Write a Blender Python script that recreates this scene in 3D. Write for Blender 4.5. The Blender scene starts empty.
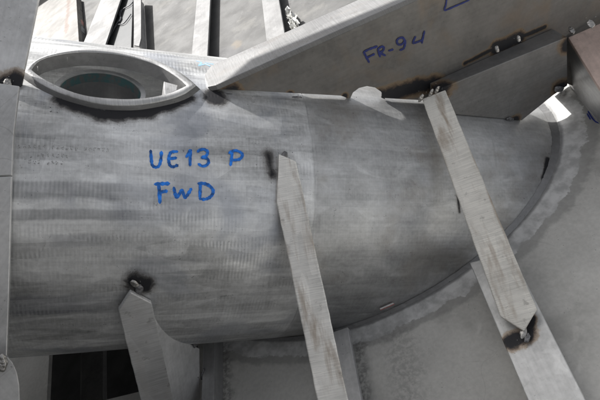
import bpy, bmesh, math, random
from mathutils import Vector, Matrix, noise as mnoise
random.seed(7)
scene = bpy.context.scene
K = {
 'girder': [(-0.1037,-0.0622,0.4828),(-0.1033,-0.0621,0.4823),(-0.065,-0.0591,0.4502),(-0.019,-0.0555,0.4116),(0.0269,-0.0519,0.3729),(0.0728,-0.0483,0.3343),(0.0855,-0.0471,0.3157),(0.096,-0.0466,0.3248),(0.1098,-0.0457,0.3261),(0.1248,-0.0446,0.32),(0.1373,-0.0436,0.3069),(0.145,-0.0428,0.2894),(0.1456,-0.0425,0.2702),(0.1415,-0.0428,0.2762),(0.1797,-0.0398,0.2439),(0.2179,-0.0368,0.2116),(0.256,-0.0338,0.1793),(0.317,-0.029,0.1275),(0.3475,-0.0266,0.1016),(0.4919,-0.0165,0.0706),(0.547,-0.0118,0.0008),(0.6829,-0.0028,0.0008),(0.7611,0.001,0.0917),(0.8754,0.0053,0.3068),(0.5612,-0.0163,0.3633),(0.2666,-0.0367,0.4163)],
 'girder_edge': [(-0.1194,-0.0633,0.4857),(0.8754,0.0053,0.3068)],
 'girder_n': [(-0.0661,0.9977,0.015)],
 'plate2': [(0.2389,-0.0672,0.245),(0.2236,-0.0687,0.1952),(0.2653,-0.0687,0.1594),(0.3108,-0.0687,0.1202),(0.3562,-0.0687,0.0811),(0.385,-0.0687,0.0563),(0.4596,-0.0667,0.0753),(0.4929,-0.0659,0.0798),(0.5041,-0.0629,0.1951)],
 'plate2b': [(0.2383,-0.0365,0.2443),(0.2229,-0.0368,0.1945),(0.2645,-0.0335,0.1585),(0.31,-0.0299,0.1193),(0.3554,-0.0263,0.0801),(0.3841,-0.024,0.0553),(0.4587,-0.0194,0.0742),(0.4919,-0.0172,0.0786),(0.5032,-0.0182,0.194)],
 'sun_blocker': [(0.4596,-0.0667,0.0753),(0.4929,-0.0659,0.0798),(0.5364,0.0093,0.0),(0.4974,0.0038,-0.0)],
 'plate3': [(0.5381,0.01,0.0),(0.4829,-0.285,0.0),(0.4674,-0.3833,0.0085),(0.5337,-0.0141,0.1475)],
 'plate3_n': [(0.9842,-0.1769,-0.0)],
 'strut1': [(-0.0675,-0.1738,0.3812),(-0.0488,-0.1902,0.3623),(-0.0676,-0.2432,0.3212),(-0.2206,-0.6711,-0.0107),(-0.2636,-0.6589,0.0104),(-0.1076,-0.2315,0.3412)],
 'strut1_n': [(0.1846,-0.6428,0.7435)],
 'strut1_d': [(-0.289,-0.7585,-0.584)],
 'strut2': [(0.2076,-0.0638,0.2356),(0.2518,-0.0748,0.2358),(0.1729,-0.4642,0.0765),(0.1379,-0.4822,0.066),(0.119,-0.4483,0.0773)],
 'strut2_n': [(-0.0927,-0.3609,0.928)],
 'strut2_d': [(-0.2081,-0.9044,-0.3725)],
 'flange3': [(-0.3957,-0.3057,0.3817),(-0.3607,-0.2986,0.396),(-0.3546,-0.2989,0.3531),(-0.3749,-0.3041,0.317),(-0.485,-0.3319,0.1228),(-0.5744,-0.3544,-0.0334),(-0.6057,-0.358,0.032),(-0.5166,-0.3359,0.1765),(-0.4106,-0.3094,0.3569)],
 'flange3_n': [(0.1862,-0.9819,0.0349)],
 'flange3_d': [(-0.5114,-0.1272,-0.8499)],
 'web3': [(-0.3643,-0.3006,0.3408),(-0.3795,-0.2967,0.3002),(-0.3934,-0.2912,0.2595),(-0.4077,-0.2764,0.2004),(-0.4158,-0.2561,0.1446),(-0.4221,-0.2449,0.1097),(-0.5039,-0.2791,-0.0046),(-0.5995,-0.3167,-0.1425),(-0.5784,-0.3548,-0.0249),(-0.4888,-0.3315,0.1269),(-0.3818,-0.3051,0.3108)],
 'web3_n': [(0.7158,-0.6165,-0.3279)],
 'left_up': [(-0.233,0.0285,0.7477),(-0.2572,0.0003,0.7303),(-0.3023,-0.0549,0.6948),(-0.3326,-0.0916,0.6712),(-0.3444,-0.1,0.669),(-0.3854,-0.0858,0.7119),(-0.3542,0.021,0.8166)],
 'left_up_n': [(0.3841,-0.7013,0.6005)],
 'left_mid': [(-0.3115,-0.141,0.6824),(-0.3504,-0.1818,0.6464),(-0.3805,-0.2162,0.6138),(-0.4215,-0.2186,0.6451),(-0.3552,-0.1387,0.724)],
 'left_low': [(-0.3812,-0.2171,0.613),(-0.4715,-0.3229,0.5109),(-0.5141,-0.3721,0.4638),(-0.5433,-0.3655,0.5003),(-0.4222,-0.2194,0.6443)],
 'left_n': [(0.3999,-0.79,0.4648)],
 'left_lug': [(-0.4906,-0.398,0.4959),(-0.4841,-0.3972,0.4864),(-0.4845,-0.402,0.477),(-0.4874,-0.4097,0.4662),(-0.4938,-0.421,0.4538),(-0.5028,-0.4342,0.4417),(-0.5213,-0.4606,0.4187),(-0.5483,-0.4618,0.463),(-0.505,-0.4,0.517)],
 'left_lug_n': [(0.6,-0.7212,0.3461)],
 'rim_out': [(-0.1458,1.3206),(-0.1364,1.3993),(-0.1118,1.5059),(-0.0636,1.6097),(-0.0116,1.6275),(0.0424,1.5624),(0.0857,1.4433),(0.1102,1.3368),(0.0876,1.256),(0.0509,1.1929),(0.0058,1.1514),(-0.0417,1.148),(-0.0895,1.1904),(-0.122,1.2495)],
 'rim_in': [(-0.1371,1.3408),(-0.1277,1.4277),(-0.1017,1.5085),(-0.0629,1.5741),(-0.0113,1.585),(0.0421,1.5177),(0.0769,1.4085),(0.0952,1.3297),(0.067,1.2588),(0.0311,1.2094),(-0.009,1.1866),(-0.0563,1.1901),(-0.0902,1.2259),(-0.119,1.2824)],
 'lug': [(-0.1728,-0.042,0.5405),(-0.1564,-0.0494,0.5249),(-0.1598,-0.0627,0.5245),(-0.1771,-0.0771,0.5348)],
 'pipe_text': [[(-0.2247,-0.1764,0.5145),(-0.2295,-0.1878,0.5072),(-0.2321,-0.1946,0.502),(-0.2302,-0.1971,0.4976),(-0.2254,-0.1956,0.4951),(-0.2194,-0.1887,0.4976),(-0.2129,-0.1772,0.5036)],[(-0.1939,-0.1761,0.4883),(-0.2015,-0.1774,0.4936),(-0.2068,-0.1825,0.4931),(-0.2107,-0.1897,0.4891),(-0.2118,-0.1945,0.4847),(-0.2089,-0.1958,0.4808),(-0.2024,-0.1933,0.4779)],[(-0.2082,-0.1862,0.4905),(-0.1992,-0.1844,0.4847)],[(-0.1873,-0.183,0.4759),(-0.1824,-0.1784,0.4762),(-0.1775,-0.1731,0.477),(-0.1825,-0.1827,0.472),(-0.1884,-0.1936,0.4657)],[(-0.1703,-0.1754,0.4687),(-0.1657,-0.1724,0.4675),(-0.1603,-0.1712,0.464),(-0.1577,-0.1744,0.4589),(-0.1617,-0.1796,0.4572),(-0.1686,-0.1826,0.4602),(-0.1628,-0.1835,0.4543),(-0.1634,-0.1881,0.4501),(-0.1683,-0.1922,0.4499),(-0.1738,-0.1935,0.4532),(-0.1772,-0.1909,0.4589)],[(-0.1265,-0.1723,0.4339),(-0.132,-0.1817,0.4297),(-0.1387,-0.1915,0.4252)],[(-0.132,-0.1751,0.4361),(-0.1263,-0.172,0.434),(-0.1202,-0.171,0.4297),(-0.1156,-0.1742,0.4228),(-0.117,-0.1782,0.4202),(-0.1233,-0.1827,0.4211),(-0.1326,-0.1843,0.4275)],[(-0.2375,-0.2155,0.481),(-0.2432,-0.2253,0.472),(-0.2502,-0.2352,0.4624)],[(-0.2423,-0.2163,0.484),(-0.2344,-0.2156,0.4781),(-0.2252,-0.2151,0.4708)],[(-0.243,-0.2246,0.4728),(-0.2331,-0.223,0.4665)],[(-0.2227,-0.2191,0.4633),(-0.2255,-0.2249,0.4572),(-0.227,-0.2294,0.4517),(-0.2214,-0.226,0.4521),(-0.2152,-0.2217,0.4531),(-0.2164,-0.2259,0.448),(-0.2168,-0.2293,0.4432),(-0.2101,-0.2251,0.4438),(-0.203,-0.2198,0.4453)],[(-0.1883,-0.2137,0.4411),(-0.1942,-0.222,0.4347),(-0.1995,-0.229,0.4288)],[(-0.1914,-0.2142,0.443),(-0.1841,-0.214,0.437),(-0.1796,-0.2161,0.4303),(-0.1781,-0.2207,0.4227),(-0.1818,-0.2252,0.4193),(-0.1886,-0.229,0.4193),(-0.1958,-0.2307,0.4228),(-0.201,-0.2299,0.4286)]],
 'girder_text': [[(0.1452,-0.0455,0.3881),(0.146,-0.0452,0.376),(0.1465,-0.045,0.3628)],[(0.1452,-0.0455,0.3881),(0.1574,-0.0446,0.3863),(0.1716,-0.0436,0.3825)],[(0.1463,-0.0452,0.3741),(0.1613,-0.0442,0.3721)],[(0.1705,-0.0436,0.377),(0.1697,-0.0436,0.3696),(0.1688,-0.0435,0.3603)],[(0.1705,-0.0436,0.377),(0.1788,-0.0431,0.3769),(0.1811,-0.0428,0.3719),(0.1776,-0.043,0.3681),(0.1704,-0.0435,0.3685),(0.1745,-0.0431,0.3627),(0.1785,-0.0428,0.3564)],[(0.1871,-0.0423,0.3613),(0.1955,-0.0417,0.3583)],[(0.221,-0.04,0.3605),(0.2195,-0.0403,0.3683),(0.2129,-0.0407,0.3717),(0.2074,-0.0411,0.3694),(0.2074,-0.041,0.362),(0.2137,-0.0405,0.3576),(0.2214,-0.04,0.3602),(0.2183,-0.0401,0.3526),(0.2134,-0.0403,0.3474),(0.2066,-0.0408,0.3493)],[(0.2419,-0.0386,0.3556),(0.2368,-0.0389,0.3512),(0.2337,-0.039,0.3465),(0.2416,-0.0384,0.3433),(0.2514,-0.0377,0.341)],[(0.2601,-0.0374,0.3554),(0.2545,-0.0376,0.3457),(0.2486,-0.0378,0.3355)],[(0.3158,-0.0342,0.3884),(0.3107,-0.0343,0.3773),(0.3064,-0.0345,0.3691),(0.3257,-0.0332,0.3647),(0.3427,-0.032,0.3613),(0.355,-0.0311,0.3595)]],
 'hull_text': [[(0.5194,-0.0859,0.0008),(0.5139,-0.1052,0.0008),(0.5115,-0.121,0.0008),(0.5141,-0.1294,0.0008)],[(0.5141,-0.0906,0.0008),(0.5083,-0.1095,0.0008)],[(0.5244,-0.0933,0.0008),(0.5282,-0.107,0.0008)]],
 'blue_scribble': [[(-0.1261,0.0416,0.5012),(-0.1191,0.0345,0.4964),(-0.123,0.0176,0.5016),(-0.1141,0.0285,0.4929),(-0.1074,0.021,0.488)],[(-0.1139,0.0368,0.4915),(-0.1053,0.0336,0.4846),(-0.0966,0.0304,0.4776)],[(-0.1078,0.0139,0.4888),(-0.097,0.0225,0.4788)]],
 'tack_girder': [(-0.0977,-0.0655,0.4645),(0.0009,-0.0578,0.3839),(0.0827,-0.0513,0.3127)],
 'tack_seam': [(0.3736,-0.0523,0.247),(0.4177,-0.0515,0.2424)],
 'tack_strut2_top': [(0.2044,-0.0718,0.2513),(0.2254,-0.0714,0.2494),(0.2375,-0.0731,0.2499)],
 'tack_p2': [(0.3606,-0.0706,0.0799)],
 'tack_p23': [(0.472,-0.0702,0.0873)],
 'tack_top3': [(0.5302,-0.0338,0.1732),(0.5152,-0.1171,0.2369)],
 'tack_strut1': [(-0.0609,-0.1781,0.3774)],
 'tack_strut3': [(-0.3504,-0.2953,0.3969),(-0.3532,-0.2978,0.3841)],
 'tack_strut2_bot': [(0.1359,-0.485,0.07),(0.1362,-0.494,0.069)],
 'tack_left': [(-0.3469,-0.0912,0.6809),(-0.3519,-0.0976,0.6766)],
 'tack_left_low': [(-0.4904,-0.4012,0.4891),(-0.4916,-0.4037,0.4858)],
 'tack_web3': [(-0.411,-0.2501,0.1438),(-0.4616,-0.2577,0.0475)],
 's_x': [(0.1715,-0.2201,0.1214),(0.1603,-0.2394,0.1005),(-0.0817,-0.1728,0.3938),(-0.0913,-0.1995,0.3741)],
 's_pipe': [(-0.1147,-0.0763,0.4814),(-0.0566,-0.0813,0.4296),(0.0702,-0.0702,0.3243),(0.0005,-0.0778,0.3818),(0.1356,-0.0659,0.2694),(0.2272,-0.0718,0.1888),(-0.0808,-0.181,0.385),(-0.3493,-0.2907,0.3983),(0.1571,-0.2337,0.113),(-0.3002,-0.1083,0.6273),(-0.2625,-0.1271,0.5842),(-0.2043,-0.1175,0.5398),(-0.1479,-0.0835,0.5074),(0.3819,-0.1574,0.0083),(0.3518,-0.1897,0.0039),(-0.344,-0.2922,0.3858)],
 's_gird': [(0.1384,-0.0431,0.281),(0.2416,-0.0356,0.2386),(0.261,-0.0338,0.2023),(-0.0887,-0.0609,0.4646),(-0.0058,-0.0544,0.3975),(0.0797,-0.0477,0.3279),(0.3161,-0.0307,0.239),(0.3855,-0.026,0.23),(0.4305,-0.0229,0.2207),(0.4885,-0.0188,0.2075),(-0.0946,-0.0613,0.4619)],
 's_p2': [(0.3691,-0.0642,0.2586),(0.4154,-0.0633,0.2533),(0.2456,-0.067,0.2455),(0.3711,-0.0687,0.0678),(0.4766,-0.0661,0.0843),(0.5022,-0.0634,0.1773),(0.5199,-0.0628,0.187)],
 's_C': [(0.1128,-0.4849,0.06),(0.142,-0.4852,0.06),(0.1616,-0.4648,0.06)],
 's_left': [(-0.355,-0.0953,0.6812),(-0.3381,-0.0914,0.675)],
 's_hull': [(-0.1311,-0.3357,0.0),(-0.1647,-0.4364,0.0),(-0.433,-0.1972,-0.0),(-0.4404,-0.3098,-0.0),(-1.0698,-0.0902,0.0),(0.5176,0.0012,-0.0),(-0.059,-0.3732,0.0),(-0.0796,-0.466,-0.0)],
 'red': [(-0.0627,-0.3029,0.028),(-0.0331,-0.3035,0.0253)],
 'foil': [(0.0891,1.0904,0.03),(0.0659,0.9029,0.03),(0.1097,0.9376,0.03)],
 'fin': [(-0.4049,-0.2251,0.03)],
 'back': [(-1.7206,4.0326,-0.0),(-1.5225,2.9233,-0.0),(-1.2218,3.2665,0.0),(-1.1128,2.3944,0.0),(-0.9277,2.8148,0.0),(-0.8415,1.9767,0.0),(-0.717,2.4912,0.0),(-0.623,1.7003,0.0),(-0.8384,2.0676,0.0),(-0.7728,2.2424,0.0),(-0.649,2.3868,0.0),(-0.8282,2.1682,0.0)],
 'b_beige': [(-1.7285,4.0463,0.06),(-1.13,3.1008,0.06),(-1.0033,2.08,0.06),(-1.5204,2.7695,0.06)],
 'b_rust': [(-1.1951,3.1197,0.06),(-1.172,2.7772,0.06),(-1.1358,2.411,0.06)],
 'b_hose': [(-0.9242,2.9169,0.02),(-0.8903,2.6715,0.02),(-0.8599,2.4509,0.02),(-0.8472,2.2264,0.02),(-0.8514,2.0447,0.02),(-0.8537,1.8895,0.02)],
 'b_cable': [[(-0.6326,2.4162,0.02),(-0.6551,2.3472,0.02),(-0.6843,2.3078,0.02),(-0.7428,2.3129,0.02),(-0.7583,2.1936,0.02),(-0.7885,2.1309,0.02),(-0.8208,2.0601,0.02),(-0.8435,1.954,0.02)],[(-0.6765,2.1532,0.02),(-0.7246,2.0867,0.02),(-0.7742,2.1261,0.02),(-0.8006,2.0753,0.02),(-0.8376,1.9729,0.02)],[(-0.7504,2.324,0.02),(-0.764,2.2795,0.02),(-0.7476,2.1937,0.02),(-0.7608,2.1519,0.02)]],
 'b_panel': [(-0.8757,2.8204,0.012),(-0.669,2.4938,0.012),(-0.6814,1.6671,0.012),(-0.8406,1.8882,0.012)],
 'b_post': [(-0.618,2.2666,0.07),(-0.566,2.1845,0.07),(-0.5746,1.5851,0.07),(-0.5871,1.5095,0.07),(-0.6158,1.557,0.07)],
 'b_scrap': [[(-1.138,2.9073,0.03),(-1.0976,2.8476,0.03),(-1.0776,2.639,0.03),(-1.1158,2.6931,0.03)],[(-1.1089,2.666,0.03),(-1.0664,2.606,0.03),(-1.0573,2.5101,0.03),(-1.0922,2.5417,0.03)],[(-1.0902,2.5227,0.03),(-1.0449,2.4607,0.03),(-1.0366,2.371,0.03),(-1.0809,2.4303,0.03)],[(-1.079,2.4123,0.03),(-1.0307,2.3477,0.03),(-1.0154,2.1812,0.03),(-1.0616,2.2403,0.03)]],
 'b_fin': [(-0.2162,1.6699,0.055),(-0.1994,1.6433,0.055),(-0.257,1.2748,0.055),(-0.2614,1.2807,0.055)],
 'b_stain': [(-0.1562,1.0999,-0.0),(-0.1598,1.1338,0.0),(-0.238,1.134,-0.0),(-0.1673,1.0381,-0.0),(-0.5771,1.5838,0.0),(-0.3586,1.4205,0.0)],
 'b_lip': [(-1.2235,0.613,-0.35),(-1.1127,0.5488,-0.35),(-1.0843,0.0206,-0.35),(-1.181,0.0627,-0.35)],
 'bandxt': [(-0.1455,0.6909),(0.0009,0.7033),(-0.1451,0.5789),(0.0448,0.5746),(-0.0866,0.438),(-0.016,0.4512),(0.0396,0.3288),(0.1161,0.3459),(-0.1503,0.1271),(-0.018,0.025)],
 'stampxt': [(-0.1407,0.9019),(-0.0186,0.899),(-0.1172,0.8615),(-0.0728,0.8538),(-0.1269,0.8257),(-0.0803,0.8129)],
 'cam': [(0.0445,-0.8386,0.8841)],
 'camrot': [[0.862987,0.485097,0.141188],[-0.242684,0.643122,-0.726291],[-0.443123,0.592516,0.672731]],
 'M': [[0.758086,-0.020702,0.651826],[0.0,0.999496,0.031744],[-0.652155,-0.024065,0.757703]],
 'O': (0.5428,0.0,0.0),
}
# ---------------------------------------------------------------- camera, sky, sun, exposure
cam_d = bpy.data.cameras.new('camera'); cam_d.sensor_width = 36.0; cam_d.lens = 30.0
cam_d.clip_start = 0.02; cam_d.clip_end = 100.0
cam = bpy.data.objects.new('camera', cam_d); scene.collection.objects.link(cam)
rot = Matrix(K['camrot']); mw = rot.to_4x4(); mw.translation = Vector(K['cam'][0]); cam.matrix_world = mw
scene.camera = cam

SUN = (Matrix(K['M']) @ Vector((.70, -.54, -.42))).normalized()          # direction the sunlight travels
world = bpy.data.worlds.new('World'); scene.world = world; world.use_nodes = True
wn = world.node_tree.nodes; wl = world.node_tree.links
bg = wn['Background']
sky = wn.new('ShaderNodeTexSky'); sky.sky_type = 'NISHITA'; sky.sun_disc = False
sky.sun_elevation = math.asin(-SUN.z); sky.sun_rotation = math.atan2(-SUN.x, -SUN.y)
sky.air_density = 0.8; sky.dust_density = 4.0; sky.ozone_density = 0.6
hs = wn.new('ShaderNodeHueSaturation'); hs.inputs['Saturation'].default_value = 0.20
wl.new(sky.outputs[0], hs.inputs['Color']); wl.new(hs.outputs[0], bg.inputs[0])
bg.inputs[1].default_value = 0.085
sd = bpy.data.lights.new('sun', 'SUN'); sd.energy = 4.4; sd.angle = math.radians(1.2); sd.color = (1.0, 0.975, 0.94)
sun = bpy.data.objects.new('sun', sd); scene.collection.objects.link(sun)
sun.rotation_euler = SUN.to_track_quat('-Z', 'Y').to_euler(); sun.location = (-2, 5, 6)
vs = scene.view_settings; vs.view_transform = 'Standard'; vs.look = 'None'; vs.gamma = 1.0; vs.exposure = 1.15
vs.use_curve_mapping = False

# ---------------------------------------------------------------- frames of reference
M3 = Matrix(K['M']); ORG = Vector(K['O']); R = 0.30
AX, EY, EZ = M3.col[0].copy(), M3.col[1].copy(), M3.col[2].copy()     # pipe axis, away, up across the pipe
def PF(x, y, z): return AX * (x - ORG.x) + EY * y + EZ * z              # pipe frame -> world
def CY(x, th, r): return PF(x, -r * math.cos(th), r * math.sin(th))
FD = Vector((.158, .987, 0)).normalized(); FN = Vector((FD.y, -FD.x, 0))  # run of the hull stiffeners
UP = Vector((0, 0, 1))
def V(k): return [Vector(p) for p in K[k]]

# ---------------------------------------------------------------- shader helpers
class NB:
    def __init__(s, name):
        s.m = bpy.data.materials.new(name); s.m.use_nodes = True
        s.n = s.m.node_tree.nodes; s.l = s.m.node_tree.links
        s.b = s.n['Principled BSDF']; s.pos = s.n.new('ShaderNodeNewGeometry').outputs['Position']
        s.uv = s.n.new('ShaderNodeTexCoord').outputs['UV']
    def set(s, sock, v):
        if hasattr(v, 'is_output'): s.l.new(v, sock)
        else: sock.default_value = v
    def math(s, op, a, b=0.0, c=0.0, clamp=False):
        n = s.n.new('ShaderNodeMath'); n.operation = op; n.use_clamp = clamp
        s.set(n.inputs[0], a); s.set(n.inputs[1], b); s.set(n.inputs[2], c); return n.outputs[0]
    def vm(s, op, a, b=(0, 0, 0)):
        n = s.n.new('ShaderNodeVectorMath'); n.operation = op
        s.set(n.inputs[0], a); s.set(n.inputs[1], b)
        return n.outputs['Value'] if op in ('DOT_PRODUCT', 'LENGTH', 'DISTANCE') else n.outputs[0]
    def scale(s, v, sc): return s.vm('MULTIPLY', v, sc)
    def noise(s, v, scale=1.0, detail=4.0, rough=.55, dist=0.0):
        n = s.n.new('ShaderNodeTexNoise'); s.set(n.inputs['Vector'], v); n.inputs['Scale'].default_value = scale
        n.inputs['Detail'].default_value = detail; n.inputs['Roughness'].default_value = rough; n.inputs['Distortion'].default_value = dist
        return n.outputs['Fac']
    def vor(s, v, scale=1.0, feat='F1', rnd=1.0):
        n = s.n.new('ShaderNodeTexVoronoi'); n.feature = feat; s.set(n.inputs['Vector'], v); n.inputs['Scale'].default_value = scale
        n.inputs['Randomness'].default_value = rnd; return n
    def cellval(s, v, scale=1.0):
        n = s.vor(v, scale); sp = s.n.new('ShaderNodeSeparateColor'); s.l.new(n.outputs['Color'], sp.inputs[0]); return sp.outputs[0]
    def sep(s, v):
        n = s.n.new('ShaderNodeSeparateXYZ'); s.set(n.inputs[0], v); return n.outputs
    def comb(s, x, y, z=0.0):
        n = s.n.new('ShaderNodeCombineXYZ'); s.set(n.inputs[0], x); s.set(n.inputs[1], y); s.set(n.inputs[2], z); return n.outputs[0]
    def step(s, v, lo, hi, a=0.0, b=1.0):
        n = s.n.new('ShaderNodeMapRange'); n.interpolation_type = 'SMOOTHSTEP'; s.set(n.inputs[0], v)
        for i, x in zip((1, 2, 3, 4), (lo, hi, a, b)): s.set(n.inputs[i], x)
        return n.outputs[0]
    def mix(s, f, a, b, mode='MIX'):
        n = s.n.new('ShaderNodeMix'); n.data_type = 'RGBA'; n.blend_type = mode
        s.set(n.inputs[0], f)
        for i, x in ((6, a), (7, b)):
            if not hasattr(x, 'is_output') and len(x) == 3: x = (*x, 1)
            s.set(n.inputs[i], x)
        return n.outputs[2]
    def grey(s, v): return s.comb(v, v, v)
    def seg(s, p, q, wob=0.0, wscale=60.0):
        """distance of the surface point to a segment, with an uneven edge"""
        P = s.pos
        p = Vector(p); q = Vector(q); d = q - p
        rel = s.vm('SUBTRACT', P, tuple(p))
        if d.length > 1e-6:
            t = s.math('DIVIDE', s.vm('DOT_PRODUCT', rel, tuple(d)), d.length_squared, clamp=True)
            n = s.n.new('ShaderNodeVectorMath'); n.operation = 'SCALE'; n.inputs[0].default_value = tuple(d); s.l.new(t, n.inputs['Scale'])
            rel = s.vm('SUBTRACT', rel, n.outputs[0])
        dist = s.vm('LENGTH', rel)
        if wob: dist = s.math('ADD', dist, s.math('MULTIPLY', s.math('SUBTRACT', s.noise(P, wscale, 3), .5), wob))
        return dist
    def soot(s, col, spots, brown=1.0):
        """burn marks of the tack welds: (p, q, core radius, fade radius); black core, blue-grey and brown rings, spatter"""
        rag = s.math('SUBTRACT', s.noise(s.pos, 70, 6, .72, .8), .5); big = s.math('SUBTRACT', s.noise(s.pos, 24, 2), .5)
        m = None
        for p, q, r0, r1 in spots:
            d = s.seg(p, q)
            d = s.math('ADD', d, s.math('ADD', s.math('MULTIPLY', rag, r1 * .95), s.math('MULTIPLY', big, r1 * .9)))
            k = s.step(d, r0 * .5, r1 * 1.5, 1, 0); m = k if m is None else s.math('MAXIMUM', m, k)
        col = s.mix(s.math('MULTIPLY', s.step(m, .01, .26), .30 + .32 * brown), col, tuple(.11 + (x - .11) * brown for x in (.25, .165, .085)))
        col = s.mix(s.math('MULTIPLY', s.step(m, .26, .55), .78), col, tuple(.05 + (x - .05) * brown for x in (.085, .058, .042)))
        core = s.step(m, .48, .80); col = s.mix(core, col, (.009, .009, .012))
        sp = s.math('MULTIPLY', s.step(s.noise(s.pos, 420, 2), .67, .72), s.step(m, .0, .12)); col = s.mix(s.math('MULTIPLY', sp, .8), col, (.02, .02, .022))
        return col, core
    def bump(s, h, strength=.3, dist=.001):
        n = s.n.new('ShaderNodeBump'); n.inputs['Strength'].default_value = strength; n.inputs['Distance'].default_value = dist
        s.set(n.inputs['Height'], h); s.l.new(n.outputs[0], s.b.inputs['Normal'])
    def done(s, col, rough=.5, metal=.6):
        s.set(s.b.inputs['Base Color'], col if hasattr(col, 'is_output') else (*col, 1))
        s.set(s.b.inputs['Roughness'], rough); s.set(s.b.inputs['Metallic'], metal)
        return s.m

def mat_plain(name, col, rough=.5, metal=0.0, var=.15, scale=40):
    b = NB(name); n = b.noise(b.pos, scale, 5)
    c = b.mix(1.0, col, b.grey(b.step(n, .25, .75, 1 - var, 1 + var)), 'MULTIPLY')
    return b.done(c, rough, metal)

def mat_plate(name, base=.36, rough=.48, metal=.55, spots=(), tint=(1, 1, 1), stain=0.0, speck=.5, extra=None, rolled=.05, cl=1.0):
    """mill-finish aluminium plate: clouding, rolling streaks, pits, scratches, rub marks"""
    b = NB(name); P = b.pos; U = b.uv
    cloud = b.noise(P, 9, 5, .6); fine = b.noise(P, 130, 4, .6)
    streak = b.noise(b.scale(U, (6, 160, 1)), 1.0, 4, .6)
    v = b.math('ADD', b.step(cloud, .3, .7, 1 - .2 * cl, 1 + .14 * cl), b.step(streak, .3, .7, -rolled, rolled))
    v = b.math('ADD', v, b.step(fine, .3, .7, -.06, .06))
    pit = b.step(b.noise(P, 330, 2, .5), .66, .74); pit = b.math('MULTIPLY', pit, b.step(b.noise(P, 28, 3), .48, .66))
    rub = b.step(b.noise(b.scale(P, (1, 1, 1)), 22, 3, .5, 1.2), .60, .68); rub = b.math('MULTIPLY', rub, b.step(b.noise(P, 5, 2), .45, .6))
    v = b.math('ADD', v, b.math('MULTIPLY', rub, .13))
    v = b.math('SUBTRACT', v, b.math('MULTIPLY', pit, speck * .8))
    scr = b.step(b.vor(b.vm('ADD', b.scale(P, (1, 1, 1)), b.scale(b.comb(b.noise(P, 6, 2), b.noise(P, 5, 2), 0), (.15, .15, 0))), 7, 'DISTANCE_TO_EDGE').outputs['Distance'], .0, .006, 1, 0)
    scr = b.math('MULTIPLY', scr, b.step(b.noise(P, 4, 2), .52, .6))
    v = b.math('SUBTRACT', v, b.math('MULTIPLY', scr, .16))
    c = b.mix(1.0, tuple(base * t for t in tint), b.grey(v), 'MULTIPLY')
    if stain:
        k = b.math('MULTIPLY', b.step(b.noise(P, 7, 4, .6, .5), .50, .70), stain); c = b.mix(k, c, (.23, .17, .115))
    r = b.math('ADD', b.step(cloud, .3, .7, rough + .08, rough - .06), b.math('MULTIPLY', rub, -.06)); m = metal
    if extra: c, r, m = extra(b, c, r, m)
    if spots:
        c, core = b.soot(c, spots); m = b.math('MULTIPLY', b.math('SUBTRACT', 1.0, core), m); r = b.math('ADD', r, b.math('MULTIPLY', core, .2))
    b.bump(b.math('ADD', fine, b.math('MULTIPLY', pit, -1.5)), .22, .0006)
    return b.done(c, r, m)

def mat_brushed(name, base=.45, rough=.42, metal=.6, tint=(1, 1, 1), stain=.3, period=.0030, spots=(), amp=.05):
    """flat bar dressed with a flap disc: short cross ticks in overlapping passes, brown dust"""
    b = NB(name); U = b.uv; P = b.pos; u, v_, _ = b.sep(U)
    wob = b.noise(b.scale(U, (9, 30, 1)), 1, 3)
    ph = b.math('ADD', b.math('MULTIPLY', u, 2 * math.pi / period), b.math('MULTIPLY', b.noise(b.scale(U, (60, 90, 1)), 1, 3), 22.0))
    ph = b.math('ADD', ph, b.math('MULTIPLY', v_, 30.0))
    tick = b.math('SINE', ph)
    cell = b.cellval(b.vm('ADD', b.scale(U, (14, 55, 1)), b.scale(b.comb(wob, wob), (.6, .6, 0))), 1)
    tick = b.math('MULTIPLY', tick, b.step(cell, .15, .8, .25, 1.0)); tick = b.math('MULTIPLY', tick, b.step(b.noise(P, 40, 3), .35, .65))
    cross = b.noise(b.scale(U, (520, 18, 1)), 1, 3, .6)
    cloud = b.noise(P, 16, 4)
    val = b.math('ADD', b.step(cloud, .3, .7, .86, 1.1), b.math('MULTIPLY', tick, amp))
    val = b.math('ADD', val, b.step(cross, .3, .7, -.12, .12)); val = b.math('ADD', val, b.step(cell, 0, 1, -.06, .06))
    c = b.mix(1.0, tuple(base * t for t in tint), b.grey(val), 'MULTIPLY')
    k = b.math('MULTIPLY', b.step(b.noise(b.scale(U, (8, 40, 1)), 1, 4, .6, .4), .48, .70), stain); c = b.mix(k, c, (.30, .225, .16))
    dk = b.math('MULTIPLY', b.step(b.noise(P, 60, 4, .6), .62, .72), .35); c = b.mix(dk, c, (.09, .075, .06))
    r = b.math('ADD', rough, b.step(cell, 0, 1, -.05, .08)); m = metal
    if spots:
        c, core = b.soot(c, spots); m = b.math('MULTIPLY', b.math('SUBTRACT', 1.0, core), m)
    b.bump(b.math('ADD', b.math('MULTIPLY', tick, .4), cross), .22, .0006)
    return b.done(c, r, m)

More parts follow.
